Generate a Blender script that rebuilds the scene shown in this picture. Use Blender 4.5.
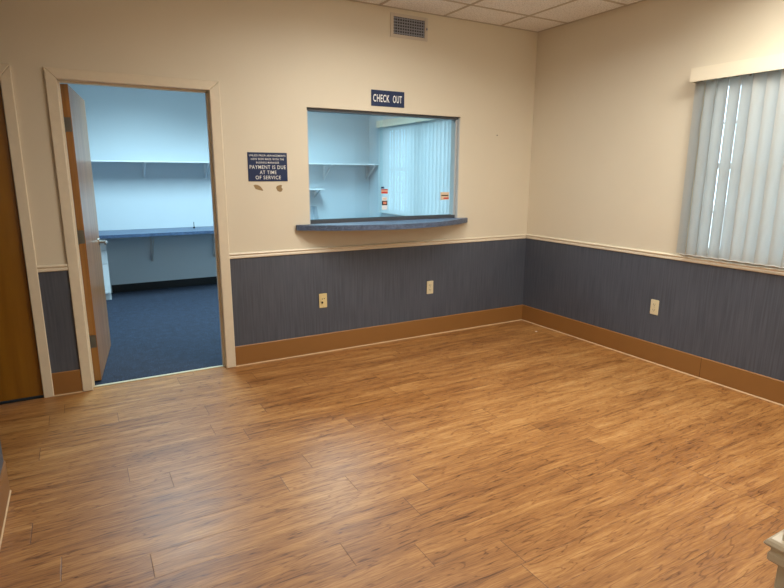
import bpy, bmesh, math, random
from mathutils import Vector, Matrix
random.seed(7)
for o in list(bpy.data.objects): bpy.data.objects.remove(o)
SC = bpy.context.scene
COL = SC.collection

# ------------------------------------------------------------------ camera
yaw, pitch, roll = 0.5158, -0.2149, 0.0044
fw = Vector((math.sin(yaw)*math.cos(pitch), math.cos(yaw)*math.cos(pitch), math.sin(pitch)))
r = fw.cross(Vector((0, 0, 1))).normalized(); u = r.cross(fw)
r2 = r*math.cos(roll) + u*math.sin(roll); u2 = u*math.cos(roll) - r*math.sin(roll)
cam = bpy.data.cameras.new('camera'); co = bpy.data.objects.new('camera', cam); COL.objects.link(co)
m = Matrix((r2, u2, -fw)).transposed().to_4x4(); m.translation = Vector((-3.9049, -4.1553, 1.4751))
co.matrix_world = m
cam.sensor_width = 36.0; cam.lens = 551.85/784*36.0; cam.clip_start = 0.05; cam.clip_end = 200
SC.camera = co

# ------------------------------------------------------------------ world, exposure
wd = bpy.data.worlds.new('world'); SC.world = wd; wd.use_nodes = True
bg = wd.node_tree.nodes['Background']
bg.inputs[0].default_value = (0.66, 0.85, 1.0, 1); bg.inputs[1].default_value = 5.6
vs = SC.view_settings
vs.view_transform = 'Standard'; vs.look = 'None'; vs.gamma = 1.0; vs.use_curve_mapping = False
vs.exposure = 0.0

WARM = (1.0, 0.97, 0.88); COOL = (0.58, 0.87, 1.0)
OFFICE_W = 60.0      # watts of each office light
LOBBY_SPREAD, OFFICE_SPREAD = 163, 135
# ceiling lights: (x0, y0, x1, y1, z, colour, strength)
LOBBY_LIGHTS = [(-2.287, -2.203, -1.677, -0.984), (-1.068, -3.423, -0.458, -2.203), (-4.116, -6.47, -3.506, -5.25)]
LOBBY_POWER = [36.0, 30.0, 12.0]

# ------------------------------------------------------------------ materials
def new_mat(name):
    m = bpy.data.materials.new(name); m.use_nodes = True
    nt = m.node_tree; nt.nodes.clear()
    out = nt.nodes.new('ShaderNodeOutputMaterial'); b = nt.nodes.new('ShaderNodeBsdfPrincipled')
    nt.links.new(b.outputs[0], out.inputs[0])
    return m, nt, b
def N(nt, t, **kw):
    n = nt.nodes.new(t)
    for k, v in kw.items():
        if k.startswith('i_'):
            n.inputs[int(k[2:]) if k[2:].isdigit() else k[2:].replace('_', ' ')].default_value = v
        else: setattr(n, k, v)
    return n
def s2l(c):
    return tuple((x/255/12.92 if x/255 <= .04045 else ((x/255+.055)/1.055)**2.4) for x in c) + (1,)
def plain(name, rgb, rough=.5, metal=0, noise=0, nscale=20, bump=0, bscale=200, spec=.5, stretch=(1, 1, 1)):
    m, nt, b = new_mat(name)
    b.inputs['Roughness'].default_value = rough; b.inputs['Metallic'].default_value = metal
    b.inputs['Specular IOR Level'].default_value = spec
    c = s2l(rgb); b.inputs['Base Color'].default_value = c
    tc = N(nt, 'ShaderNodeTexCoord'); mp = N(nt, 'ShaderNodeMapping'); mp.inputs['Scale'].default_value = stretch
    nt.links.new(tc.outputs['Object'], mp.inputs[0])
    if noise:
        nz = N(nt, 'ShaderNodeTexNoise'); nz.inputs['Scale'].default_value = nscale; nz.inputs['Detail'].default_value = 6
        nt.links.new(mp.outputs[0], nz.inputs[0])
        mx = N(nt, 'ShaderNodeMix', data_type='RGBA')
        mx.inputs[6].default_value = tuple(x*(1-noise) for x in c[:3])+(1,)
        mx.inputs[7].default_value = tuple(min(1, x*(1+noise)) for x in c[:3])+(1,)
        nt.links.new(nz.outputs[0], mx.inputs[0]); nt.links.new(mx.outputs[2], b.inputs['Base Color'])
    if bump:
        nz = N(nt, 'ShaderNodeTexNoise'); nz.inputs['Scale'].default_value = bscale; nz.inputs['Detail'].default_value = 4
        nt.links.new(mp.outputs[0], nz.inputs[0])
        bp = N(nt, 'ShaderNodeBump'); bp.inputs['Strength'].default_value = bump; bp.inputs['Distance'].default_value = .002
        nt.links.new(nz.outputs[0], bp.inputs['Height']); nt.links.new(bp.outputs[0], b.inputs['Normal'])
    return m
def ramp(nt, stops):
    rp = N(nt, 'ShaderNodeValToRGB'); e = rp.color_ramp.elements
    while len(e) < len(stops): e.new(.5)
    for i, (p, c) in enumerate(stops): e[i].position = p; e[i].color = c
    return rp
def mth(nt, op, a, b=None, c=None):
    n = N(nt, 'ShaderNodeMath', operation=op)
    for i, v in enumerate((a, b, c)):
        if v is None: continue
        if isinstance(v, (int, float)): n.inputs[i].default_value = v
        else: nt.links.new(v, n.inputs[i])
    return n.outputs[0]

def floor_mat():
    m, nt, b = new_mat('plank_vinyl'); L = nt.links
    uv = N(nt, 'ShaderNodeUVMap', uv_map='UVMap'); idn = N(nt, 'ShaderNodeUVMap', uv_map='plank_id')
    sx = N(nt, 'ShaderNodeSeparateXYZ'); L.new(uv.outputs[0], sx.inputs[0])
    si = N(nt, 'ShaderNodeSeparateXYZ'); L.new(idn.outputs[0], si.inputs[0])
    # grain coordinate: stretched along the plank, shifted for every plank
    gx = mth(nt, 'ADD', mth(nt, 'MULTIPLY', sx.outputs[0], 1.0), mth(nt, 'MULTIPLY', si.outputs[0], 37.0))
    gy = mth(nt, 'ADD', mth(nt, 'MULTIPLY', sx.outputs[1], 1.0), mth(nt, 'MULTIPLY', si.outputs[1], 53.0))
    cb = N(nt, 'ShaderNodeCombineXYZ'); L.new(gx, cb.inputs[0]); L.new(gy, cb.inputs[1])
    wmp = N(nt, 'ShaderNodeMapping'); wmp.inputs['Scale'].default_value = (2.2, 7.0, 1); L.new(cb.outputs[0], wmp.inputs[0])
    wz = N(nt, 'ShaderNodeTexNoise'); wz.inputs['Scale'].default_value = 1.0; wz.inputs['Detail'].default_value = 2; L.new(wmp.outputs[0], wz.inputs[0])
    warp = mth(nt, 'MULTIPLY', mth(nt, 'SUBTRACT', wz.outputs[0], .5), .04)
    gy2 = mth(nt, 'ADD', gy, warp)
    c2 = N(nt, 'ShaderNodeCombineXYZ'); L.new(gx, c2.inputs[0]); L.new(gy2, c2.inputs[1])
    def nz(sc, det, rough=.6):
        mp = N(nt, 'ShaderNodeMapping'); mp.inputs['Scale'].default_value = sc; L.new(c2.outputs[0], mp.inputs[0])
        n = N(nt, 'ShaderNodeTexNoise'); n.inputs['Scale'].default_value = 1.0; n.inputs['Detail'].default_value = det
        n.inputs['Roughness'].default_value = rough; L.new(mp.outputs[0], n.inputs[0]); return n.outputs[0]
    broad = nz((2.0, 18, 1), 5, .6); mid = nz((5, 90, 1), 6, .68); fine = nz((26, 330, 1), 3)
    g = mth(nt, 'ADD', mth(nt, 'MULTIPLY', broad, .46), mth(nt, 'ADD', mth(nt, 'MULTIPLY', mid, .36), mth(nt, 'MULTIPLY', fine, .18)))
    g = mth(nt, 'ADD', g, mth(nt, 'MULTIPLY', mth(nt, 'SUBTRACT', si.outputs[0], .5), .07))
    vn = nz((1.5, 13, 1), 3, .5); vmask = nz((5, 16, 1), 3, .6)
    vein = mth(nt, 'MINIMUM', mth(nt, 'DIVIDE', mth(nt, 'ABSOLUTE', mth(nt, 'SUBTRACT', mth(nt, 'FRACT', mth(nt, 'MULTIPLY', vn, 11.0)), .5)), .13), 1.0)
    g = mth(nt, 'SUBTRACT', g, mth(nt, 'MULTIPLY', mth(nt, 'SUBTRACT', 1.0, vein), mth(nt, 'MULTIPLY', vmask, .22)))
    g = mth(nt, 'ADD', g, .022)
    rp = ramp(nt, [(.33, s2l((92, 55, 26))), (.45, s2l((146, 97, 52))), (.54, s2l((170, 119, 66))), (.68, s2l((202, 154, 96)))])
    L.new(g, rp.inputs[0])
    # seams between the planks
    w, ln = .1524, 1.22
    e = mth(nt, 'MINIMUM', mth(nt, 'MINIMUM', sx.outputs[0], mth(nt, 'SUBTRACT', ln, sx.outputs[0])),
            mth(nt, 'MULTIPLY', mth(nt, 'MINIMUM', sx.outputs[1], mth(nt, 'SUBTRACT', w, sx.outputs[1])), 1.9))
    seam = mth(nt, 'SMOOTH_MIN', mth(nt, 'DIVIDE', e, .0022), 1.0, .2)
    mx = N(nt, 'ShaderNodeMix', data_type='RGBA'); mx.inputs[6].default_value = s2l((84, 50, 27))
    L.new(seam, mx.inputs[0]); L.new(rp.outputs[0], mx.inputs[7]); L.new(mx.outputs[2], b.inputs['Base Color'])
    b.inputs['Roughness'].default_value = .36
    rr = mth(nt, 'MULTIPLY_ADD', mid, .16, .30); L.new(rr, b.inputs['Roughness'])
    b.inputs['Specular IOR Level'].default_value = .5
    bp = N(nt, 'ShaderNodeBump'); bp.inputs['Strength'].default_value = .25; bp.inputs['Distance'].default_value = .002
    L.new(mth(nt, 'ADD', mth(nt, 'MULTIPLY', mid, .6), seam), bp.inputs['Height']); L.new(bp.outputs[0], b.inputs['Normal'])
    return m

def wainscot_mat():
    m, nt, b = new_mat('ribbed_wall_vinyl'); L = nt.links
    tc = N(nt, 'ShaderNodeTexCoord'); s = N(nt, 'ShaderNodeSeparateXYZ'); L.new(tc.outputs['Object'], s.inputs[0])
    al = mth(nt, 'ADD', s.outputs[0], s.outputs[1])
    cb = N(nt, 'ShaderNodeCombineXYZ'); L.new(mth(nt, 'MULTIPLY', al, 95.0), cb.inputs[0]); L.new(mth(nt, 'MULTIPLY', s.outputs[2], 3.0), cb.inputs[1])
    n1 = N(nt, 'ShaderNodeTexNoise'); n1.inputs['Scale'].default_value = 1.0; n1.inputs['Detail'].default_value = 3; L.new(cb.outputs[0], n1.inputs[0])
    n2 = N(nt, 'ShaderNodeTexNoise'); n2.inputs['Scale'].default_value = 2.2; n2.inputs['Detail'].default_value = 3; L.new(tc.outputs['Object'], n2.inputs[0])
    v = mth(nt, 'ADD', mth(nt, 'MULTIPLY', n1.outputs[0], .75), mth(nt, 'MULTIPLY', n2.outputs[0], .25))
    rp = ramp(nt, [(.36, s2l((71, 76, 88))), (.64, s2l((85, 90, 103)))]); L.new(v, rp.inputs[0]); L.new(rp.outputs[0], b.inputs['Base Color'])
    b.inputs['Roughness'].default_value = .55
    bp = N(nt, 'ShaderNodeBump'); bp.inputs['Strength'].default_value = .3; bp.inputs['Distance'].default_value = .001
    L.new(n1.outputs[0], bp.inputs['Height']); L.new(bp.outputs[0], b.inputs['Normal'])
    return m

def speckle_mat(name, base, dots, dots2, rough=.35, scale=260):
    m, nt, b = new_mat(name); L = nt.links
    tc = N(nt, 'ShaderNodeTexCoord')
    v = N(nt, 'ShaderNodeTexNoise'); v.inputs['Scale'].default_value = scale; v.inputs['Detail'].default_value = 2; L.new(tc.outputs['Object'], v.inputs[0])
    rp = ramp(nt, [(.38, s2l(dots)), (.47, s2l(base)), (.58, s2l(base)), (.68, s2l(dots2))]); L.new(v.outputs[0], rp.inputs[0])
    b.inputs['Roughness'].default_value = rough
    w = N(nt, 'ShaderNodeTexNoise'); w.inputs['Scale'].default_value = scale*.12; w.inputs['Detail'].default_value = 5; w.inputs['Roughness'].default_value = .7; L.new(tc.outputs['Object'], w.inputs[0])
    mx = N(nt, 'ShaderNodeMix', data_type='RGBA', blend_type='MULTIPLY'); mx.inputs[0].default_value = 1
    r2 = ramp(nt, [(.35, (.72, .72, .72, 1)), (.65, (1.25, 1.25, 1.25, 1))]); L.new(w.outputs[0], r2.inputs[0])
    L.new(rp.outputs[0], mx.inputs[6]); L.new(r2.outputs[0], mx.inputs[7]); L.new(mx.outputs[2], b.inputs['Base Color'])
    return m

def wood_mat(name, dark, light, rough=.3, sc=(14, 14, .9), coat=0):
    m, nt, b = new_mat(name); L = nt.links
    tc = N(nt, 'ShaderNodeTexCoord'); mp = N(nt, 'ShaderNodeMapping'); mp.inputs['Scale'].default_value = sc; L.new(tc.outputs['Object'], mp.inputs[0])
    n = N(nt, 'ShaderNodeTexNoise'); n.inputs['Scale'].default_value = 1.4; n.inputs['Detail'].default_value = 6; n.inputs['Distortion'].default_value = .6; L.new(mp.outputs[0], n.inputs[0])
    rp = ramp(nt, [(.3, s2l(dark)), (.7, s2l(light))]); L.new(n.outputs[0], rp.inputs[0]); L.new(rp.outputs[0], b.inputs['Base Color'])
    b.inputs['Roughness'].default_value = rough; b.inputs['Coat Weight'].default_value = coat; b.inputs['Coat Roughness'].default_value = .12
    return m

def tile_mat():
    m, nt, b = new_mat('mineral_fibre_ceiling'); L = nt.links
    tc = N(nt, 'ShaderNodeTexCoord')
    n = N(nt, 'ShaderNodeTexNoise'); n.inputs['Scale'].default_value = 90; n.inputs['Detail'].default_value = 5; L.new(tc.outputs['Object'], n.inputs[0])
    rp = ramp(nt, [(.34, s2l((206, 202, 197))), (.5, s2l((240, 237, 234)))]); L.new(n.outputs[0], rp.inputs[0]); L.new(rp.outputs[0], b.inputs['Base Color'])
    b.inputs['Roughness'].default_value = .95
    bp = N(nt, 'ShaderNodeBump'); bp.inputs['Strength'].default_value = .4; bp.inputs['Distance'].default_value = .003
    L.new(n.outputs[0], bp.inputs['Height']); L.new(bp.outputs[0], b.inputs['Normal'])
    return m

def glass_mat(name, tint=(.93, .98, 1, 1), refl=1.0):
    m = bpy.data.materials.new(name); m.use_nodes = True; nt = m.node_tree; nt.nodes.clear()
    out = N(nt, 'ShaderNodeOutputMaterial'); t = N(nt, 'ShaderNodeBsdfTransparent'); t.inputs[0].default_value = tint
    g = N(nt, 'ShaderNodeBsdfGlossy'); g.inputs['Roughness'].default_value = .01
    f = N(nt, 'ShaderNodeFresnel'); ge = N(nt, 'ShaderNodeNewGeometry')
    nt.links.new(mth(nt, 'SUBTRACT', 1.5, mth(nt, 'MULTIPLY', ge.outputs['Backfacing'], 1.5-1/1.5)), f.inputs[0])
    mx = N(nt, 'ShaderNodeMixShader'); nt.links.new(mth(nt, 'MULTIPLY', f.outputs[0], refl), mx.inputs[0])
    nt.links.new(t.outputs[0], mx.inputs[1]); nt.links.new(g.outputs[0], mx.inputs[2]); nt.links.new(mx.outputs[0], out.inputs[0])
    return m

def vane_mat(name, c1, c2):
    m = bpy.data.materials.new(name); m.use_nodes = True; nt = m.node_tree; nt.nodes.clear()
    out = N(nt, 'ShaderNodeOutputMaterial'); d = N(nt, 'ShaderNodeBsdfPrincipled'); d.inputs['Base Color'].default_value = s2l(c1); d.inputs['Roughness'].default_value = .5
    t = N(nt, 'ShaderNodeBsdfTranslucent'); t.inputs[0].default_value = s2l(c2)
    mx = N(nt, 'ShaderNodeMixShader'); mx.inputs[0].default_value = .42
    nt.links.new(d.outputs[0], mx.inputs[1]); nt.links.new(t.outputs[0], mx.inputs[2]); nt.links.new(mx.outputs[0], out.inputs[0])
    return m

def emit_mat(name, col, st):
    m = bpy.data.materials.new(name); m.use_nodes = True; nt = m.node_tree; nt.nodes.clear()
    out = N(nt, 'ShaderNodeOutputMaterial'); e = N(nt, 'ShaderNodeEmission'); e.inputs[0].default_value = col+(1,); e.inputs[1].default_value = st
    nt.links.new(e.outputs[0], out.inputs[0]); return m

M = dict(
    cream=plain('cream_wall_paint', (222, 212, 192), .6, noise=.03, nscale=3, bump=.12, bscale=240),
    office=plain('pale_blue_wall_paint', (205, 216, 222), .6, noise=.02, nscale=3, bump=.1, bscale=240),
    trim=plain('cream_gloss_paint', (230, 219, 198), .35),
    trimworn=plain('cream_gloss_paint_scuffed', (226, 214, 192), .38, noise=.06, nscale=25),
    caulk=plain('cream_caulk', (206, 178, 140), .5),
    base=plain('brown_vinyl_base', (146, 101, 52), .5, noise=.04, nscale=8),
    floor=floor_mat(), wains=wainscot_mat(), tile=tile_mat(),
    grid=plain('ceiling_grid_paint', (188, 176, 160), .5),
    carpet=speckle_mat('blue_carpet', (31, 41, 60), (16, 23, 38), (52, 66, 86), .95, 120),
    blackbase=plain('black_rubber_base', (16, 17, 20), .5),
    counter=speckle_mat('speckled_blue_laminate', (84, 100, 128), (46, 56, 78), (132, 148, 172), .4, 230),
    deep=speckle_mat('speckled_deep_blue_laminate', (70, 92, 122), (36, 52, 82), (112, 134, 160), .35, 160),
    navy=plain('navy_engraved_plastic', (4, 34, 80), .5),
    white=plain('white_lettering', (238, 238, 236), .5),
    whiteL=plain('white_melamine', (226, 230, 232), .35),
    dooroak=wood_mat('varnished_birch_door', (146, 98, 58), (174, 126, 82), .36, (10, 10, .8), .18),
    dooredge=wood_mat('varnished_door_edge', (140, 92, 38), (172, 118, 56), .3, (30, 30, 1.2), .3),
    honey=wood_mat('honey_oak_door', (128, 84, 18), (152, 104, 28), .35, (8, 8, .6), .2),
    steel=plain('brushed_steel', (170, 168, 162), .3, .9),
    bronze=plain('dull_hinge_metal', (120, 116, 108), .4, .85),
    dark=plain('dark_void', (14, 14, 16), .8),
    ductgrey=plain('duct_dark_metal', (70, 72, 80), .7),
    ventgrey=plain('grille_grey_enamel', (150, 154, 168), .5),
    ventframe=plain('grille_frame_enamel', (206, 196, 182), .5),
    almond=plain('almond_plastic', (226, 206, 152), .35),
    ivory=plain('ivory_plastic', (226, 214, 180), .35),
    slot=plain('outlet_slot_black', (30, 24, 20), .6),
    alu=plain('dark_window_channel', (78, 82, 88), .4, .3),
    jamb=plain('grey_white_jamb', (196, 196, 194), .45),
    glass=glass_mat('clear_window_glass', (.93, .99, 1, 1)), outglass=glass_mat('outer_window_glass', (.95, .98, 1, 1)),
    acrylic=glass_mat('clear_acrylic', (.90, .94, .97, 1)),
    vane=vane_mat('translucent_vane_vinyl', (192, 191, 186), (214, 219, 218)), vane_office=vane_mat('brightened_vane_vinyl', (226, 230, 230), (222, 228, 230)), valance=plain('cream_valance', (232, 222, 200), .4),  # office vanes: same vinyl, paler to put extra daylight into the colour
    pvc=plain('white_window_frame', (226, 228, 228), .4),
    red=plain('sticker_red', (196, 52, 50), .5), orange=plain('sticker_salmon', (226, 140, 112), .5), black=plain('sticker_black', (22, 18, 20), .5),
    peach=plain('sticker_peach', (228, 202, 172), .5),
    patch=plain('bare_brown_backing', (150, 124, 86), .8, noise=.15, nscale=60),
    grass=plain('mown_grass', (92, 120, 62), .95, noise=.3, nscale=6),
    concrete=plain('pale_concrete', (190, 188, 180), .9, noise=.1, nscale=5),
    strip=plain('cream_metal_strip', (214, 204, 176), .35, .2),
    lampframe=plain('white_lamp_frame', (235, 235, 230), .4),
    warm=emit_mat('warm_diffuser', WARM, 6), cool=emit_mat('cool_diffuser', COOL, 6),
    bark=plain('bark', (92, 74, 58), .9), leaf=plain('leaf_green', (84, 112, 60), .8, noise=.3, nscale=8),
)

# ------------------------------------------------------------------ mesh helpers
class MB:
    def __init__(s): s.bm = bmesh.new(); s.mi = 0
    def face(s, pts):
        f = s.bm.faces.new([s.bm.verts.new(p) for p in pts]); f.material_index = s.mi; return f
    def box(s, x0, y0, z0, x1, y1, z1, bev=0):
        x0, x1 = sorted((x0, x1)); y0, y1 = sorted((y0, y1)); z0, z1 = sorted((z0, z1))
        g = bmesh.ops.create_cube(s.bm, size=1)
        for v in g['verts']:
            v.co = Vector(((x0+x1)/2+v.co.x*(x1-x0), (y0+y1)/2+v.co.y*(y1-y0), (z0+z1)/2+v.co.z*(z1-z0)))
        fs = {f for v in g['verts'] for f in v.link_faces}
        for f in fs: f.material_index = s.mi
        if bev:
            es = list({e for v in g['verts'] for e in v.link_edges})
            bmesh.ops.bevel(s.bm, geom=es, offset=bev, segments=2, affect='EDGES', clamp_overlap=True)
        return s
    def prism(s, pts, axis, a, b):
        # pts 2D polygon extruded along axis from a to b
        def P(p, t):
            return {'x': (t, p[0], p[1]), 'y': (p[0], t, p[1]), 'z': (p[0], p[1], t)}[axis]
        A = [s.bm.verts.new(P(p, a)) for p in pts]; B = [s.bm.verts.new(P(p, b)) for p in pts]
        n = len(pts); fs = [s.bm.faces.new(A), s.bm.faces.new(B[::-1])]
        for i in range(n): fs.append(s.bm.faces.new((A[i], B[i], B[(i+1) % n], A[(i+1) % n])))
        for f in fs: f.material_index = s.mi
        return s
    def cyl(s, p, q, rad, n=16, rad2=None):
        p = Vector(p); q = Vector(q); d = q-p
        g = bmesh.ops.create_cone(s.bm, cap_ends=True, segments=n, radius1=rad, radius2=rad if rad2 is None else rad2, depth=d.length)
        mt = Matrix.Translation((p+q)/2) @ d.to_track_quat('Z', 'Y').to_matrix().to_4x4()
        bmesh.ops.transform(s.bm, matrix=mt, verts=g['verts'])
        for f in {f for v in g['verts'] for f in v.link_faces}: f.material_index = s.mi
        return s
    def tube(s, pts, rad, n=10):
        for a, b in zip(pts, pts[1:]): s.cyl(a, b, rad, n)
        for p in pts[1:-1]:
            g = bmesh.ops.create_uvsphere(s.bm, u_segments=n, v_segments=6, radius=rad)
            bmesh.ops.translate(s.bm, verts=g['verts'], vec=Vector(p))
        return s
    def build(s, name, mats, parent=None, smooth=False, origin=None):
        bmesh.ops.recalc_face_normals(s.bm, faces=s.bm.faces[:])
        me = bpy.data.meshes.new(name)
        if origin is not None: bmesh.ops.translate(s.bm, verts=s.bm.verts[:], vec=-Vector(origin))
        s.bm.to_mesh(me); s.bm.free()
        for mm in (mats if isinstance(mats, (list, tuple)) else [mats]): me.materials.append(mm)
        o = bpy.data.objects.new(name, me); COL.objects.link(o)
        if origin is not None: o.location = origin
        if smooth:
            for p in me.polygons: p.use_smooth = True
            try:
                me.set_sharp_from_angle(angle=math.radians(35))
            except Exception: pass
        if parent is not None:
            o.parent = parent
        return o
def tag(o, label=None, cat=None, group=None, kind=None):
    if label: o['label'] = label
    if cat: o['category'] = cat
    if group: o['group'] = group
    if kind: o['kind'] = kind
    return o
def struct(o, label=None):
    o['kind'] = 'structure'
    if label: o['label'] = label
    return o
def empty(name, loc, rz=0, parent=None):
    o = bpy.data.objects.new(name, None); COL.objects.link(o); o.location = loc; o.rotation_euler = (0, 0, rz); o.empty_display_size = .1
    if parent is not None: o.parent = parent
    return o
def copy_tree(o, parent=None):
    c = o.copy(); COL.objects.link(c)
    if parent is not None: c.parent = parent
    for ch in [k for k in bpy.data.objects if k.parent == o]: copy_tree(ch, c)
    return c
def sweep(mb, path, prof):
    """prof: (offset to the left of travel, z). Mitred polyline sweep."""
    pts = [Vector(p) for p in path]; n = len(pts); rings = []
    for i, p in enumerate(pts):
        d0 = (pts[i]-pts[i-1]).normalized() if i else None
        d1 = (pts[i+1]-pts[i]).normalized() if i < n-1 else None
        l0 = Vector((-d0.y, d0.x)) if d0 else None; l1 = Vector((-d1.y, d1.x)) if d1 else None
        if l0 is None: l = l1
        elif l1 is None: l = l0
        else:
            l = (l0+l1); l = l/(l.dot(l0))
        rings.append([mb.bm.verts.new((p.x+l.x*a, p.y+l.y*a, z)) for a, z in prof])
    k = len(prof)
    for A, B in zip(rings, rings[1:]):
        for j in range(k): mb.bm.faces.new((A[j], B[j], B[(j+1) % k], A[(j+1) % k]))
    mb.bm.faces.new(rings[0]); mb.bm.faces.new(rings[-1][::-1])
    return mb
def wall_boxes(mb, ax, c0, c1, a0, a1, z0, z1, holes):
    """wall slab; ax='x' runs along x with thickness c0..c1 in y. holes: (a, b, z, z)"""
    cuts = sorted({a0, a1, *[h[0] for h in holes], *[h[1] for h in holes]})
    for p, q in zip(cuts, cuts[1:]):
        mid = (p+q)/2; hs = sorted([(h[2], h[3]) for h in holes if h[0] < mid < h[1]])
        z = z0
        for lo, hi in hs+[(z1, z1)]:
            if lo > z:
                if ax == 'x': mb.box(p, c0, z, q, c1, lo)
                else: mb.box(c0, p, z, c1, q, lo)
            z = max(z, hi)
    return mb

H = 2.765            # lobby ceiling
RZ0, RZ1 = .846, .888   # chair rail
D = 3.45             # far wall of the office behind
YN = -3.775           # near wall face
XP = -2.948           # corner of the near wall by the camera
XL = -4.322          # wall at left

# ================================================================== large structure
# floor of planks (one mesh)
def build_floor():
    bm = bmesh.new(); uv = bm.loops.layers.uv.new('UVMap'); idl = bm.loops.layers.uv.new('plank_id')
    w, ln = .1524, 1.22; yref = -2.0215
    joints = {0: -2.716+.0, 1: -3.107, 2: -2.844, 3: -2.523, -1: -3.79, -2: -2.874, -4: -2.986, -3: -3.16, -5: -3.632}
    xmin, xmax, ymin, ymax = -7.2, 0.0, -7.0, .05
    k0 = int((yref-ymax)/w)-2; k1 = int((yref-ymin)/w)+2
    for k in range(k0, k1):
        y1 = yref-(k+1)*w+w*0; y1 = yref-.1524*k-.1524; y0 = y1-w
        off = joints.get(k, None)
        if off is None: off = random.uniform(0, ln)
        x = off-math.ceil((off-xmin)/ln)*ln
        while x < xmax:
            a, b = max(x, xmin), min(x+ln, xmax); c, d = max(y0, ymin), min(y1, ymax)
            if b > a and d > c:
                f = bm.faces.new([bm.verts.new(p) for p in ((a, c, 0), (b, c, 0), (b, d, 0), (a, d, 0))])
                ra, rb = random.random(), random.random()
                for l in f.loops:
                    l[uv].uv = (l.vert.co.x-x, l.vert.co.y-y0); l[idl].uv = (ra, rb)
            x += ln
    me = bpy.data.meshes.new('floor'); bm.to_mesh(me); bm.free(); me.materials.append(M['floor'])
    o = bpy.data.objects.new('floor', me); COL.objects.link(o); return struct(o, 'glossy brown wood-look plank floor')
FL = build_floor()
mb = MB(); mb.box(-7.2, -7.0, -.08, 0, .05, -.004); mb.build('subfloor', M['concrete'], FL)
struct(MB().box(-4.75, .05, -.08, 0, D, .001).build('carpet_floor', M['carpet']), 'dark blue carpet in the back office')
struct(MB().box(-3.93, .035, 0, -3.02, .065, .006, .002).build('trim_1', M['strip']), 'thin pale threshold strip between planks and carpet')

# back wall of the lobby, with two doorways and the pass-through window
DO1 = (-5.14, -4.207, 0, 2.035); DO2 = (-3.945, -3.005, 0, 2.05); PW = (-2.303, -.858, 1.036, 1.968)
mb = MB(); wall_boxes(mb, 'x', 0, .06, -7.2, .15, 0, H, [DO1, DO2, PW]); WB = struct(mb.build('wall_back', M['cream']), 'cream back wall above slate wainscot')
mb = MB(); wall_boxes(mb, 'x', .06, .12, -4.75, 0, 0, H, [DO1, DO2, PW]); mb.build('office_side_face', M['office'], WB)
mb = MB(); wall_boxes(mb, 'x', .06, .12, -7.2, -4.75, 0, H, [(-5.14, -4.75, 0, 2.035)]); mb.build('rear_face', M['cream'], WB)
# right wall, with the lobby window and two office windows
W2 = (-2.98, -1.70, .915, 2.12); W3 = (2.04, 3.0, .93, 2.12); W4 = (.98, 1.94, .93, 2.12)
mb = MB(); wall_boxes(mb, 'y', 0, .15, -7.0, 0, -.08, H, [W2]); WR = struct(mb.build('wall_right', M['cream']), 'cream right wall above slate wainscot')
mb = MB(); wall_boxes(mb, 'y', 0, .15, .12, D+.12, -.08, H, [W3, W4]); struct(mb.build('wall_office_right', M['office']), 'pale outer wall of the back office')
struct(MB().box(-4.87, D, -.08, 0, D+.12, H).build('wall_office_back', M['office']), 'pale blue far wall of the back office')
struct(MB().box(-4.87, .12, -.08, -4.75, D, H).build('wall_office_left', M['office']))
# near walls round the camera
mb = MB(); mb.box(XP, YN-.12, 0, 0, YN, H); mb.box(XP, -7.0, 0, XP+.12, YN-.12, H); struct(mb.build('wall_near', M['cream']), 'cream wall corner beside the camera')
WL = struct(MB().box(XL-.12, -7.0, 0, XL, -1.234, H).build('wall_left', M['cream']), 'end of the wall at far left')
struct(MB().box(-7.32, -7.0, 0, -7.2, .12, H).build('wall_hall', M['cream']))
struct(MB().box(-7.32, -7.12, 0, .15, -7.0, H).build('wall_rear', M['cream']))

# wainscot skins (parts of their walls)
BT = .162
mb = MB()
mb.box(-2.948, -.003, BT-.01, 0, 0, RZ0+.01); mb.box(-4.162, -.003, BT-.01, -3.994, 0, RZ0+.01); mb.box(-7.2, -.003, BT-.01, -5.21, 0, RZ0+.01)
mb.build('wainscot', M['wains'], WB)
MB().box(-.003, YN, BT-.01, 0, -.003, RZ0+.01).build('wainscot', M['wains'], WR)
mb = MB(); mb.box(XL, -7.0, BT-.01, XL+.003, -1.231, RZ0+.01); mb.box(XL-.123, -1.234, BT-.01, XL, -1.231, RZ0+.01); mb.build('wainscot', M['wains'], WL)

# baseboards: flat brown vinyl with a caulk bead
prof_b = [(0, .002), (.009, .002), (.009, BT-.006), (.005, BT), (0, BT)]
prof_q = [(.008, 0), (.0135, 0), (.012, .005), (.008, .008)]
def baseboard(name, path, label=None):
    b = struct(sweep(MB(), path, prof_b).build(name, M['base']), label)
    sweep(MB(), path, prof_q).build('caulk_bead', M['caulk'], b); return b
baseboard('baseboard_back', [(-.0095, 0), (-2.948, 0)], 'brown baseboard under the checkout window')
b = baseboard('baseboard_right', [(0, YN), (0, 0)], 'brown baseboard along the right wall')
MB().box(-.0094, -1.913, .004, -.0088, -1.911, BT-.004).build('seam', M['slot'], b)
baseboard('baseboard_back_left', [(-3.994, 0), (-4.162, 0)], 'short brown baseboard between the two doors')
baseboard('baseboard_hall', [(-5.21, 0), (-7.2, 0)])
baseboard('baseboard_left', [(XL-.12, -1.234), (XL, -1.234), (XL, -7.0)], 'brown baseboard round the wall end at far left')
baseboard('baseboard_near', [(XP, -7.0), (XP, YN), (-.0095, YN)])
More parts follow.
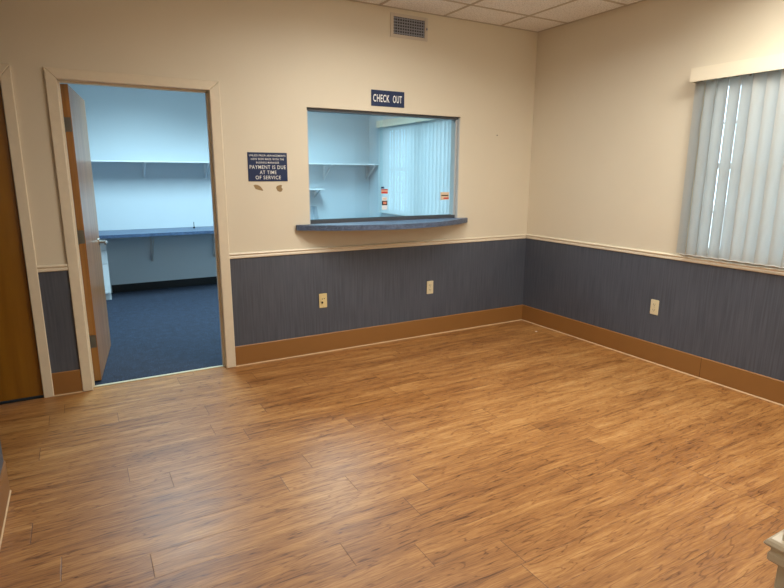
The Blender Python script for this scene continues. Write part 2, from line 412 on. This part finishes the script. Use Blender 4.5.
# chair rails
zc = (RZ0+RZ1)/2
prof_r = [(0, RZ0), (.009, RZ0), (.0125, RZ0+.004), (.0125, RZ0+.015), (.010, RZ0+.020), (.010, RZ0+.025), (.0145, RZ0+.028), (.018, RZ0+.031), (.0185, RZ1-.008), (.0155, RZ1-.003), (.011, RZ1), (0, RZ1)]
def rail(name, path, label=None): return struct(sweep(MB(), path, prof_r).build(name, M['trim']), label)
rail('trim_2', [(-.02, 0), (-2.948, 0)], 'cream chair rail under the checkout window')
rail('trim_3', [(0, YN), (0, 0)], 'cream chair rail along the right wall')
rail('trim_4', [(-3.994, 0), (-4.162, 0)], 'short cream chair rail between the two doors')
rail('trim_5', [(-5.21, 0), (-7.2, 0)])
rail('trim_6', [(XL-.12, -1.234), (XL, -1.234), (XL, -7.0)])
rail('trim_7', [(XP, -7.0), (XP, YN), (-.02, YN)], 'cream chair rail round the wall corner at bottom right')

# ceilings: tiles over a T-bar grid
def ceiling(name, x0, y0, x1, y1, gx, gy, pitch, holes, label=None):
    mb = MB()
    xs = []; x = gx
    while x > x0: x -= pitch
    while x < x1:
        if x > x0: xs.append(x)
        x += pitch
    ys = []; y = gy
    while y > y0: y -= pitch
    while y < y1:
        if y > y0: ys.append(y)
        y += pitch
    ca = sorted({x0, x1, *[h[0] for h in holes], *[h[2] for h in holes]})
    for p, q in zip(ca, ca[1:]):
        mid = (p+q)/2; hs = sorted((h[1], h[3]) for h in holes if h[0] < mid < h[2]); yy = y0
        for lo, hi in hs+[(y1, y1)]:
            if lo > yy: mb.box(p, yy, H, q, lo, H+.02)
            yy = max(yy, hi)
    c = struct(mb.build(name, M['tile']), label)
    g = MB()
    for x in xs: g.box(x-.012, y0, H-.003, x+.012, y1, H)
    for y in ys: g.box(x0, y-.012, H-.003, x1, y+.012, H-.0005)
    g.box(x0, y0, H-.003, x0+.02, y1, H); g.box(x1-.02, y0, H-.003, x1, y1, H); g.box(x0, y1-.02, H-.003, x1, y1, H); g.box(x0, y0, H-.003, x1, y0+.02, H)
    g.build('ceiling_grid', M['grid'], c)
    return c
PI_ = .6096
OFFICE_LIGHTS = [(-3.5, 1.2, -2.89, 2.42), (-1.7, 1.2, -1.09, 2.42)]
HALL_LIGHTS = [(-4.115-.6096*2, -1.575, -4.115-.6096, -.355)]
ceiling('ceiling', -7.2, -7.0, 0, 0, -.4582, -.3747, PI_, LOBBY_LIGHTS, 'pale ceiling of speckled square tiles')
ceiling('ceiling_office', -4.75, .12, 0, D, -.4582, .6, PI_, OFFICE_LIGHTS)
# roof slab keeps daylight out
struct(MB().box(-7.4, -7.2, H+.12, .2, D+.2, H+.2).build('roof_slab', M['concrete']))

def troffer(h, mat, label, group, power=0):
    x0, y0, x1, y1 = h
    t = empty('ceiling_light', ((x0+x1)/2, (y0+y1)/2, H)); tag(t, label, 'ceiling light', 'recessed ceiling lights')
    o = ((x0+x1)/2, (y0+y1)/2, 0)
    def L(x, y): return x-o[0], y-o[1]
    a, b = L(x0, y0); c, d = L(x1, y1)
    f = MB(); w = .025
    f.box(a, b, -.002, a+w, d, .02); f.box(c-w, b, -.002, c, d, .02); f.box(a+w, b, -.002, c-w, b+w, .02); f.box(a+w, d-w, -.002, c-w, d, .02)
    f.box(a, b, .085, c, d, .09); f.box(a, b, .02, a+.004, d, .085); f.box(c-.004, b, .02, c, d, .085); f.box(a, b, .02, c, b+.004, .085); f.box(a, d-.004, .02, c, d, .085)
    f.build('frame', M['lampframe'], t)
    MB().box(a+w, b+w, .006, c-w, d-w, .014).build('diffuser', mat, t)
    warm = mat is M['warm']
    la = bpy.data.lights.new('lamp', 'AREA'); la.shape = 'RECTANGLE'; la.size = c-a-2*w-.02; la.size_y = d-b-2*w-.02
    la.energy = power if warm else OFFICE_W; la.color = WARM if warm else COOL; la.spread = math.radians(LOBBY_SPREAD if warm else OFFICE_SPREAD)
    lo = bpy.data.objects.new('lamp', la); COL.objects.link(lo); lo.parent = t; lo.location = (0, 0, .004)
for i, h in enumerate(LOBBY_LIGHTS):
    troffer(h, M['warm'], ['warm recessed ceiling light over the left of the room', 'warm recessed ceiling light near the window wall', 'warm recessed ceiling light in the passage behind the camera'][i], None, LOBBY_POWER[i])
for i, h in enumerate(OFFICE_LIGHTS):
    troffer(h, M['cool'], ['cool recessed ceiling light in the office behind the doorway', 'cool recessed ceiling light in the office behind the glass'][i], None)

# outside
struct(MB().box(.15, -12, -.25, 30, 14, -.15).build('ground', M['concrete']))

# ================================================================== door casings (trim) and doors
def casing(name, x0, x1, zt, xo0, xo1, zo, label):
    """mitred casing on the lobby face of the back wall, plus jamb lining"""
    mb = MB(); t = .016
    def quad(p):   # polygon in x,z extruded with a small front bevel
        cx = sum(a for a, _ in p)/4; cz = sum(b for _, b in p)/4
        A = [mb.bm.verts.new((a, 0, b)) for a, b in p]; B = [mb.bm.verts.new((a, -t+.004, b)) for a, b in p]
        ins = []
        n = len(p)
        for i in range(n):
            P = Vector(p[i]); d0 = (Vector(p[i])-Vector(p[i-1])).normalized(); d1 = (Vector(p[(i+1) % n])-P).normalized()
            l0 = Vector((-d0.y, d0.x)); l1 = Vector((-d1.y, d1.x)); l = (l0+l1)/( (l0+l1).dot(l0))
            area = sum(p[j][0]*p[(j+1) % n][1]-p[(j+1) % n][0]*p[j][1] for j in range(n))
            s = 1 if area > 0 else -1
            ins.append(P+l*s*.004)
        C = [mb.bm.verts.new((q.x, -t, q.y)) for q in ins]
        for i in range(n):
            j = (i+1) % n
            mb.bm.faces.new((A[i], A[j], B[j], B[i])); mb.bm.faces.new((B[i], B[j], C[j], C[i]))
        mb.bm.faces.new(C); mb.bm.faces.new(A[::-1])
    quad([(xo0, 0), (x0, 0), (x0, zt), (xo0, zo)]); quad([(x1, 0), (xo1, 0), (xo1, zo), (x1, zt)]); quad([(xo0, zo), (x0, zt), (x1, zt), (xo1, zo)])
    c = struct(mb.build(name, M['trimworn']), label)
    j = MB()
    j.box(x0-.015, -.001, 0, x0, .121, zt+.015); j.box(x1, -.001, 0, x1+.015, .121, zt+.015); j.box(x0, -.001, zt, x1, .121, zt+.015)
    j.box(x0, .0452, 0, x0+.012, .075, zt); j.box(x1-.012, .045, 0, x1, .075, zt); j.box(x0, .045, zt-.012, x1, .075, zt)
    j.build('jamb', M['trimworn'], c)
    return c
casing('trim_8', -3.93, -3.02, 2.035, -3.994, -2.948, 2.098, 'cream casing of the open office doorway')
casing('trim_9', -5.125, -4.222, 2.02, -5.21, -4.162, 2.097, 'cream casing of the closed door at far left')

# closed honey door at far left
d = MB(); d.mi = 0; d.box(-5.122, .004, .018, -4.225, .044, 2.016, .002)
door1 = struct(d.build('door_1', M['honey']), 'closed honey-coloured flush wooden door at far left')
MB().box(-5.125, .0, -.002, -4.222, .06, .004).build('door_gap_shade', M['dark'], door1)  # dark strip painted in for the shade in the gap under the door
kn = MB(); kn.cyl((-5.05, .004, .98), (-5.05, -.008, .98), .033, 24); kn.cyl((-5.05, -.008, .98), (-5.05, -.05, .98), .011, 12); kn.box(-5.06, -.06, .972, -4.94, -.046, .988, .004)
kn.build('door_handle', M['steel'], door1, True)

# open office door, hinged on the left jamb
def open_door():
    Lh, T = .90, .044
    mb = MB(); mb.box(0, 0, .012, Lh, T, 2.028)
    for f in mb.bm.faces:
        f.material_index = 0 if abs(f.normal.y) > .5 else 1
    bmesh.ops.recalc_face_normals(mb.bm, faces=mb.bm.faces[:])
    for f in mb.bm.faces:
        c = f.calc_center_median(); f.material_index = 0 if (abs(c.y) < 1e-4 or abs(c.y-T) < 1e-4) else 1
    o = mb.build('door_2', [M['dooroak'], M['dooredge']]); struct(o, 'varnished brown wooden door standing open into the office')
    o.location = (-3.874, .140, 0); o.rotation_euler = (0, 0, math.atan2(.896, .11))
    for z in (1.778, 1.045, .305):
        h = MB(); h.box(-.0025, .004, z-.045, 0, .040, z+.045); h.cyl((-.010, .046, z-.052), (-.010, .046, z+.052), .007, 12)
        h.cyl((-.010, .046, z+.052), (-.010, .046, z+.058), .0045, 10)
        for k in (-.032, 0, .032): h.cyl((-.0025, .016 if k else .028, z+k), (-.004, .016 if k else .028, z+k), .004, 8)
        h.build('hinge', M['bronze'], o)
    ho = MB()
    for sgn, y0 in ((-1, 0), (1, T)):
        zz = .915; xx = Lh-.065
        ho.cyl((xx, y0, zz), (xx, y0+sgn*.008, zz), .032, 24); ho.cyl((xx, y0+sgn*.008, zz), (xx, y0+sgn*.055, zz), .011, 14)
        ho.tube([(xx, y0+sgn*.055, zz), (xx-.03, y0+sgn*.060, zz), (xx-.115, y0+sgn*.056, zz-.004)], .009, 12)
    ho.box(Lh, .010, .86, Lh+.0015, T-.010, .97)
    ho.build('door_handle', M['steel'], o, True)
    return o
open_door()

# ================================================================== pass-through window
pw = struct(empty('window_1', (-1.58, .05, 1.085)), 'checkout window with sliding glass in the back wall')
def at(mb, name, mats, parent, **k):
    o = mb.build(name, mats, parent, **k); o.location = -Vector(parent.location) if parent.rotation_euler.z == 0 else o.location; return o
PX0, PX1, PZ0, PZ1 = -2.303, -.858, 1.078, 1.968
f = MB(); f.box(PX0, .03, PZ1-.022, PX1, .10, PZ1); at(f, 'top_channel', M['alu'], pw)
f = MB(); f.box(PX0, .03, PZ0, PX1, .10, PZ0+.020); f.box(PX0, .03, PZ0+.020, PX1, .036, PZ0+.028); f.box(PX0, .094, PZ0+.020, PX1, .10, PZ0+.028); at(f, 'bottom_channel', M['alu'], pw)
f = MB(); f.box(PX1-.012, .0, PZ0, PX1, .12, PZ1-.022); f.box(PX0, .0, PZ0, PX0+.006, .12, PZ1-.022); f.box(PX1-.022, .035, PZ0+.02, PX1-.012, .05, PZ1-.022); at(f, 'side_jamb', M['jamb'], pw)
g1 = at(MB().box(PX0+.01, .080, PZ0+.02, -1.60, .086, PZ1-.02), 'glass_pane', M['glass'], pw)
g2 = at(MB().box(-1.64, .050, PZ0+.02, PX1-.024, .056, PZ1-.02), 'glass_pane', M['glass'], pw)
def sticker(x0, x1, z0, z1, bands, label):
    s = MB(); s.box(x0, .0490, z0, x1, .0497, z1); o = s.build('sticker', M[bands[0]], g2)
    o['label'] = label
    s = MB(); mats = []
    for i, (a, b, c, d, mt) in enumerate(bands[1]):
        s.mi = i; mats.append(M[mt]); s.box(x0+(x1-x0)*a, .0484-.0003*i, z0+(z1-z0)*c, x0+(x1-x0)*b, .0490, z0+(z1-z0)*d)
    s.build('printing', mats, o)
sticker(-1.632, -1.566, 1.305, 1.345, ('peach', [(.02, .98, .72, .98, 'red'), (.05, .95, .1, .5, 'red')]), 'small red and cream sticker on the glass edge')
sticker(-1.632, -1.604, 1.350, 1.364, ('navy', [(.1, .9, .1, .9, 'navy')]), 'tiny dark blue sticker tab')
sticker(-1.624, -1.572, 1.172, 1.282, ('whiteL', [(.0, 1, .34, .68, 'black'), (.22, .85, .42, .60, 'orange'), (.2, .8, .78, .88, 'peach')]), 'white sticker with a black and orange band')
sticker(-1.020, -.925, 1.243, 1.312, ('peach', [(.1, .9, .5, .64, 'black'), (.35, .95, .12, .3, 'red')]), 'cream sticker near the right jamb')

# bowed checkout counter
def bowed_counter():
    mb = MB(); xl, xr, zt, zb = -2.42, -.765, 1.078, 1.036; ye, bow = -.03, .28
    pts = []
    n = 28
    for i in range(n+1):
        t = i/n; x = xl+(xr-xl)*t; y = ye-bow*(1-(2*t-1)**2)
        pts.append((x, y))
    pts += [(xr, 0), (PX1, 0), (PX1, .30), (PX0, .30), (PX0, 0), (xl, 0)]
    A = [mb.bm.verts.new((x, y, zb)) for x, y in pts]; B = [mb.bm.verts.new((x, y, zt)) for x, y in pts]
    ft = mb.bm.faces.new(B); mb.bm.faces.new(A[::-1])
    k = len(pts)
    for i in range(k): mb.bm.faces.new((A[i], A[(i+1) % k], B[(i+1) % k], B[i]))
    bmesh.ops.bevel(mb.bm, geom=[e for e in mb.bm.edges if all(v.co.z > zt-1e-4 and v.co.y < -.01 for v in e.verts)], offset=.003, segments=2, affect='EDGES')
    bmesh.ops.triangulate(mb.bm, faces=[f for f in mb.bm.faces if len(f.verts) > 4])
    o = mb.build('checkout_counter', M['counter'], origin=(-1.59, 0, 1.036))
    return tag(o, 'bowed speckled blue laminate ledge under the checkout window', 'counter')
bowed_counter()

# clear acrylic stand just inside the window, left
t = tag(empty('sign_holder', (-2.20, .17, 1.078)), 'clear acrylic card stand on the ledge behind the left pane', 'card stand')
a = MB()
for s in (-1, 1): a.prism([(s*.030, 0), (s*.0285, 0), (s*.006, .13), (s*.0075, .13)], 'y', -.05, .05)
a.box(-.0075, -.05, .1285, .0075, .05, .1305)
a.build('stand', M['acrylic'], t)

# ================================================================== signs
def text_mesh(txt, h, width, mat, parent, x, z, y=-.0045, bold=.0, name='lettering'):
    cu = bpy.data.curves.new('t', 'FONT'); cu.body = txt; cu.align_x = 'CENTER'; cu.align_y = 'CENTER'; cu.size = 1; cu.offset = bold; cu.extrude = .02; cu.resolution_u = 4; cu.space_character = 1.14
    to = bpy.data.objects.new('t', cu); COL.objects.link(to); bpy.context.view_layer.update()
    dg = bpy.context.evaluated_depsgraph_get(); me = bpy.data.meshes.new_from_object(to.evaluated_get(dg)); bpy.data.objects.remove(to)
    xs = [v.co.x for v in me.vertices]; ys = [v.co.y for v in me.vertices]
    sx = width/(max(xs)-min(xs)); sy = h/(max(ys)-min(ys)); cx = (max(xs)+min(xs))/2; cy = (max(ys)+min(ys))/2
    for v in me.vertices:
        a, b, c = v.co; v.co = (x+(a-cx)*sx, y-c*.03, z+(b-cy)*sy)
    me.materials.clear(); me.materials.append(mat)
    o = bpy.data.objects.new(name, me); COL.objects.link(o); o.parent = parent; return o
def plate(name, x0, x1, z0, z1, label, cat):
    t = tag(empty(name, ((x0+x1)/2, 0, (z0+z1)/2)), label, cat)
    MB().box(-(x1-x0)/2, -.004, -(z1-z0)/2, (x1-x0)/2, 0, (z1-z0)/2, .0008).build('sign_plate', M['navy'], t); return t
s = plate('wall_sign', -1.751, -1.441, 2.010, 2.134, 'navy sign reading CHECK OUT above the checkout window', 'sign')
text_mesh('CHECK', .058, .150, M['white'], s, -.062, 0, bold=.012); text_mesh('OUT', .058, .085, M['white'], s, .088, 0, bold=.012)
s = plate('wall_sign', -2.775, -2.474, 1.414, 1.624, 'navy sign about payment being due, beside the doorway', 'sign')
for txt, z, h, w in [('UNLESS PRIOR ARRANGEMENTS', .083, .0135, .276), ('HAVE BEEN MADE WITH THE', .057, .0135, .252), ('BUSINESS MANAGER', .032, .0135, .176),
                     ('PAYMENT IS DUE', -.001, .027, .276), ('AT TIME', -.039, .025, .128), ('OF SERVICE', -.077, .026, .194)]:
    text_mesh(txt, h, w, M['white'], s, 0, z, bold=.002)
# torn patches below that sign
def patch(cx, cz, pts, label):
    mb = MB(); mb.prism([(x, z) for x, z in pts], 'y', -.0008, 0)
    tag(mb.build('torn_paint_patch', M['patch'], origin=None), label, 'wall mark', 'torn patches below the payment sign').location = (cx, 0, cz)
patch(-2.703, 1.366, [(-.037, .018), (-.025, .024), (-.004, .021), (.014, .012), (.030, -.008), (.036, -.022), (.020, -.020), (-.004, -.014), (-.022, -.008)], 'brown leaf-shaped torn patch, left one below the payment sign')
patch(-2.541, 1.362, [(-.026, .002), (-.020, .016), (-.004, .022), (.012, .026), (.022, .020), (.016, .006), (.026, -.006), (.018, -.024), (.002, -.028), (-.016, -.020)], 'brown notched torn patch, right one below the payment sign')
tag(MB().cyl((-.434, 0, 1.826), (-.434, -.004, 1.826), .0045, 10).build('nail', M['slot']), 'tiny dark nail in the cream wall left of the corner', 'nail')

# ================================================================== vent grille
v = tag(empty('vent_grille', (-1.40, 0, 2.638)), 'grey louvred air vent high on the back wall', 'vent')
hw, hh, iw, ih = .177, .090, .148, .066
f = MB(); f.box(-hw, -.008, -hh, -iw, 0, hh, .002); f.box(iw, -.008, -hh, hw, 0, hh, .002); f.box(-iw, -.008, ih, iw, 0, hh, .002); f.box(-iw, -.008, -hh, iw, 0, -ih, .002)
f.build('frame', M['ventframe'], v)
MB().box(-iw, -.0012, -ih, iw, -.0002, ih).build('backing', M['ductgrey'], v)
f = MB(); n = 13
for i in range(n):
    x = -iw+(i+.5)*2*iw/n; f.box(x-.0028, -.0075, -ih, x+.0028, -.005, ih)
f.build('vertical_louvres', M['ventgrey'], v)
f = MB(); n = 6
for i in range(n):
    z = -ih+(i+.5)*2*ih/n; f.prism([(-.0045, z+.003), (-.002, z-.004), (-.0012, z-.003), (-.004, z+.004)], 'x', -iw, iw)
f.build('horizontal_louvres', M['ventgrey'], v)
MB().box(hw-.018, -.022, -.006, hw-.010, -.008, .010, .001).build('lever', M['ventgrey'], v)

# ================================================================== outlets
def outlet(loc, rz, mat, label, kind):
    t = tag(empty('wall_outlet', loc, rz), label, 'outlet', 'wall outlets')
    MB().box(-.036, -.006, -.060, .036, 0, .060, .003).build('cover_plate', mat, t)
    if kind == 'duplex':
        for s in (-1, 1):
            f = MB(); f.box(-.017, -.0085, s*.022-.015, .017, -.006, s*.022+.015, .002); sock = f.build('socket', mat, t)
            g = MB(); g.box(-.009, -.0090, s*.022-.004, -.0065, -.0083, s*.022+.007); g.box(.0055, -.0090, s*.022-.003, .008, -.0083, s*.022+.006); g.cyl((0, -.0083, s*.022-.009), (0, -.0090, s*.022-.009), .0028, 8)
            g.build('slots', M['slot'], sock)
        MB().cyl((0, -.006, 0), (0, -.0072, 0), .003, 10).build('screw', M['steel'], t)
    else:
        f = MB(); f.box(-.020, -.0085, -.012, .006, -.006, .020, .002); f.build('socket', mat, t)
        g = MB(); g.box(-.011, -.0095, .012, -.004, -.0062, .019); g.box(.006, -.0095, .014, .014, -.0062, .020); g.box(-.016, -.0125, -.022, -.002, -.006, -.006, .001)
        g.build('jack', M['slot'], t)
        for z in (-.048, .048): MB().cyl((0, -.006, z), (0, -.0072, z), .003, 10).build('screw', M['steel'], t)
outlet((-2.208, -.003, .446), 0, M['almond'], 'yellowed wall jack plate low under the left of the counter', 'jack')
outlet((-1.152, -.003, .455), 0, M['ivory'], 'ivory duplex outlet low on the back wall, right of the jack plate', 'duplex')
outlet((-.003, -1.488, .452), -math.pi/2, M['ivory'], 'ivory duplex outlet low on the right wall', 'duplex')

# ================================================================== windows and vertical blinds
def ext_window(name, y0, y1, z0, z1, label=None):
    w = struct(empty(name, (.09, (y0+y1)/2, (z0+z1)/2)), label)
    hy, hz = (y1-y0)/2, (z1-z0)/2; t = .045
    f = MB(); f.box(-.03, -hy, -hz, .03, -hy+t, hz); f.box(-.03, hy-t, -hz, .03, hy, hz); f.box(-.03, -hy+t, hz-t, .03, hy-t, hz); f.box(-.03, -hy+t, -hz, .03, hy-t, -hz+t)
    f.build('window_frame', M['pvc'], w)
    f = MB(); f.box(-.02, -hy+t, .0, .02, hy-t, .04)
    nm = max(2, round(2*hy/.32))
    for i in range(1, nm):
        y = -hy+2*hy*i/nm; f.box(-.008, y-.009, -hz+t, .008, y+.009, hz-t)
    for z in (-hz/2, hz/2+.01): f.box(-.008, -hy+t, z-.009, .008, hy-t, z+.009)
    f.build('sash_bars', M['pvc'], w)
    MB().box(.010, -hy+t, -hz+t, .014, hy-t, hz-t).build('glass_pane', M['outglass'], w)
    MB().box(-.105, -hy-.04, -hz-.02, -.091, hy+.04, -hz, .002).box(-.092, -hy, -hz-.0005, -.03, hy, -hz+.004).build('window_sill', M['trim'], w)
    return w
ext_window('window_2', *W2, 'bright window behind vertical blinds on the right wall')
ext_window('window_3', *W3); ext_window('window_4', *W4)

def blinds(y_first, n, pitch, ang, z0, z1, x, label, yv0, yv1, open_at=(), dirn=-1, vm=None):
    t = tag(empty('vertical_blind', (0, (yv0+yv1)/2, z1)), label, 'window blind', 'vertical window blinds')
    yc = (yv0+yv1)/2; lo, hi = sorted((yv0-yc, yv1-yc))
    f = MB(); f.box(-.105, lo, .0, -.098, hi, .092, .0015); f.box(-.098, lo, .0, 0, lo+.006, .092, .001); f.box(-.098, hi-.006, .0, 0, hi, .092, .001); f.box(-.098, lo+.006, .084, 0, hi-.006, .092, .001)
    f.build('valance', M['valance'], t)
    MB().box(x-.02, lo+.01, .03, x+.02, hi-.01, .06, .002).build('headrail', M['pvc'], t)
    proto = None
    for i in range(n):
        y = y_first+dirn*i*pitch-yc
        if proto is None:
            hv = z1-z0
            mb = MB(); seg = 8; w = .089; rows = []
            for k in range(seg+1):
                s_ = -w/2+w*k/seg; b = .011*(1-(2*k/seg-1)**2)
                rows.append((s_, b))
            zs = [-hv+.02, .03]
            def ring(off): return [[mb.bm.verts.new((b+off, s_, z)) for s_, b in rows] for z in zs]
            R1, R2 = ring(0), ring(.0012)
            for R, fl in ((R1, 0), (R2, 1)):
                for k in range(seg):
                    q = (R[0][k], R[0][k+1], R[1][k+1], R[1][k]); mb.bm.faces.new(q if fl else q[::-1])
            for k in range(seg):
                mb.bm.faces.new((R1[0][k], R1[0][k+1], R2[0][k+1], R2[0][k])); mb.bm.faces.new((R1[1][k], R1[1][k+1], R2[1][k+1], R2[1][k]))
            mb.box(-.004, -.010, -.001, .010, .010, .036)
            for k in (0, seg): mb.bm.faces.new((R1[0][k], R2[0][k], R2[1][k], R1[1][k]))
            o = mb.build('vane', vm, t, True); proto = o
        else:
            o = proto.copy(); COL.objects.link(o); o.parent = t
        o.location = (x, y, 0); o.rotation_euler = (0, 0, math.radians(ang+(open_at[i] if i < len(open_at) else 0)))
    f = MB(); zc_ = -(z1-z0)+.022
    for i in range(n-1):
        y = y_first+dirn*i*pitch-yc; f.tube([(x-.012, y, zc_), (x-.014, y+dirn*pitch/2, zc_-.006), (x-.012, y+dirn*pitch, zc_)], .0026, 6)
    f.build('bead_chain', M['pvc'], t)
    return t
blinds(-1.682, 17, .081, 22, .888, 2.103, -.055, 'off-white vertical blind with cream valance on the right wall', -1.637, -3.05, (-40, -34, -34, -34, -31, -6, -14, 2, -10, 4, -16, 0, -8, -4), vm=M['vane'])
blinds(2.98, 13, .081, 18, .905, 2.103, -.055, 'vertical blind on the farther office window, behind the glass', 3.02, 1.962, vm=M['vane_office'])
blinds(1.915, 12, .081, 18, .905, 2.103, -.055, 'vertical blind on the nearer office window, behind the glass', 1.955, .97, vm=M['vane_office'])

# ================================================================== office furniture
def wedge_bracket(x, zt, dep, hgt, mat, parent, o):
    f = MB(); w = .012
    ox, oy, oz = o
    f.box(x-w-ox, D-.012-oy, zt-hgt-oz, x+w-ox, D-oy, zt-oz); f.box(x-w-ox, D-dep-oy, zt-.012-oz, x+w-ox, D-.012-oy, zt-oz)
    f.prism([(D-.012-oy, zt-hgt+.005-oz), (D-.012-oy, zt-hgt+.035-oz), (D-dep+.045-oy, zt-.012-oz), (D-dep+.015-oy, zt-.012-oz)], 'x', x-.007-ox, x+.007-ox)
    f.build('bracket', mat, parent)
def shelf(name, x0, x1, z, dep, brs, label, hgt=.2, thick=.019):
    o = ((x0+x1)/2, D, z)
    t = tag(empty(name, o), label, 'shelf', 'office wall shelves')
    MB().box(x0-o[0], -dep, -thick, x1-o[0], 0, 0, .002).build('shelf_board', M['whiteL'], t)
    for b in brs: wedge_bracket(b, z-thick, dep-.03, hgt, M['whiteL'], t, o)
shelf('wall_shelf', -4.3, -2.15, 1.612, .30, (-4.0, -3.135, -2.40), 'long white bracketed shelf seen through the doorway', .19)
shelf('wall_shelf', -1.9, -.0, 1.612, .33, (-1.5, -.735, -.045), 'long white bracketed shelf seen through the checkout glass', .21)
shelf('wall_shelf', -1.7, -.82, 1.262, .24, (-1.4, -.88), 'short lower white shelf below the long one behind the glass', .11)
# desk counter along the far wall
t = tag(empty('desk_counter', (-2.9, D-.003, .78)), 'speckled blue counter fixed along the far office wall', 'counter')
MB().box(-1.8, -.60, -.038, .9, 0, 0, .003).build('worktop', M['deep'], t)
for bx in (-3.125, -2.35): wedge_bracket(bx, .742, .40, .38, M['jamb'], t, (-2.9, D, .78))
# cove base
struct(MB().box(-3.62, D-.008, 0, 0, D, .098).build('baseboard_office', M['blackbase']), 'black cove base along the far office wall')
# drawer pedestal
t = tag(empty('drawer_pedestal', (-3.855, 3.2, 0)), 'white drawer pedestal under the office counter, behind the door', 'drawer unit')
c = MB(); c.box(-.205, -.21, .085, .205, .24, .742); c.box(-.205, -.17, .001, .205, .24, .085); c.build('body', M['whiteL'], t)
for z0, z1 in ((.60, .735), (.44, .592), (.09, .432)):
    dr = MB().box(-.205, -.229, z0, .203, -.21, z1, .002).build('drawer', M['whiteL'], t)
    MB().box(-.05, -.248, z1-.04, .05, -.229, z1-.028, .003).build('pull', M['steel'], dr)
# small items on desk: grommet / screw post
tag(MB().cyl((-2.62, D-.2, .78), (-2.62, D-.2, .80), .012, 12).cyl((-2.62, D-.2, .80), (-2.62, D-.2, .86), .004, 8).build('pen_stand', M['dark']), 'tiny dark post standing on the office counter', 'pen stand')
# scrap on the lobby floor near the corner
s = MB(); s.prism([(-.012, -.006), (.006, -.010), (.014, .002), (.004, .009), (-.008, .006)], 'z', .0005, .002)
o = s.build('paper_scrap', M['white']); o.location = (-.186, -.402, 0); tag(o, 'tiny white paper scrap on the floor near the corner', 'paper scrap')
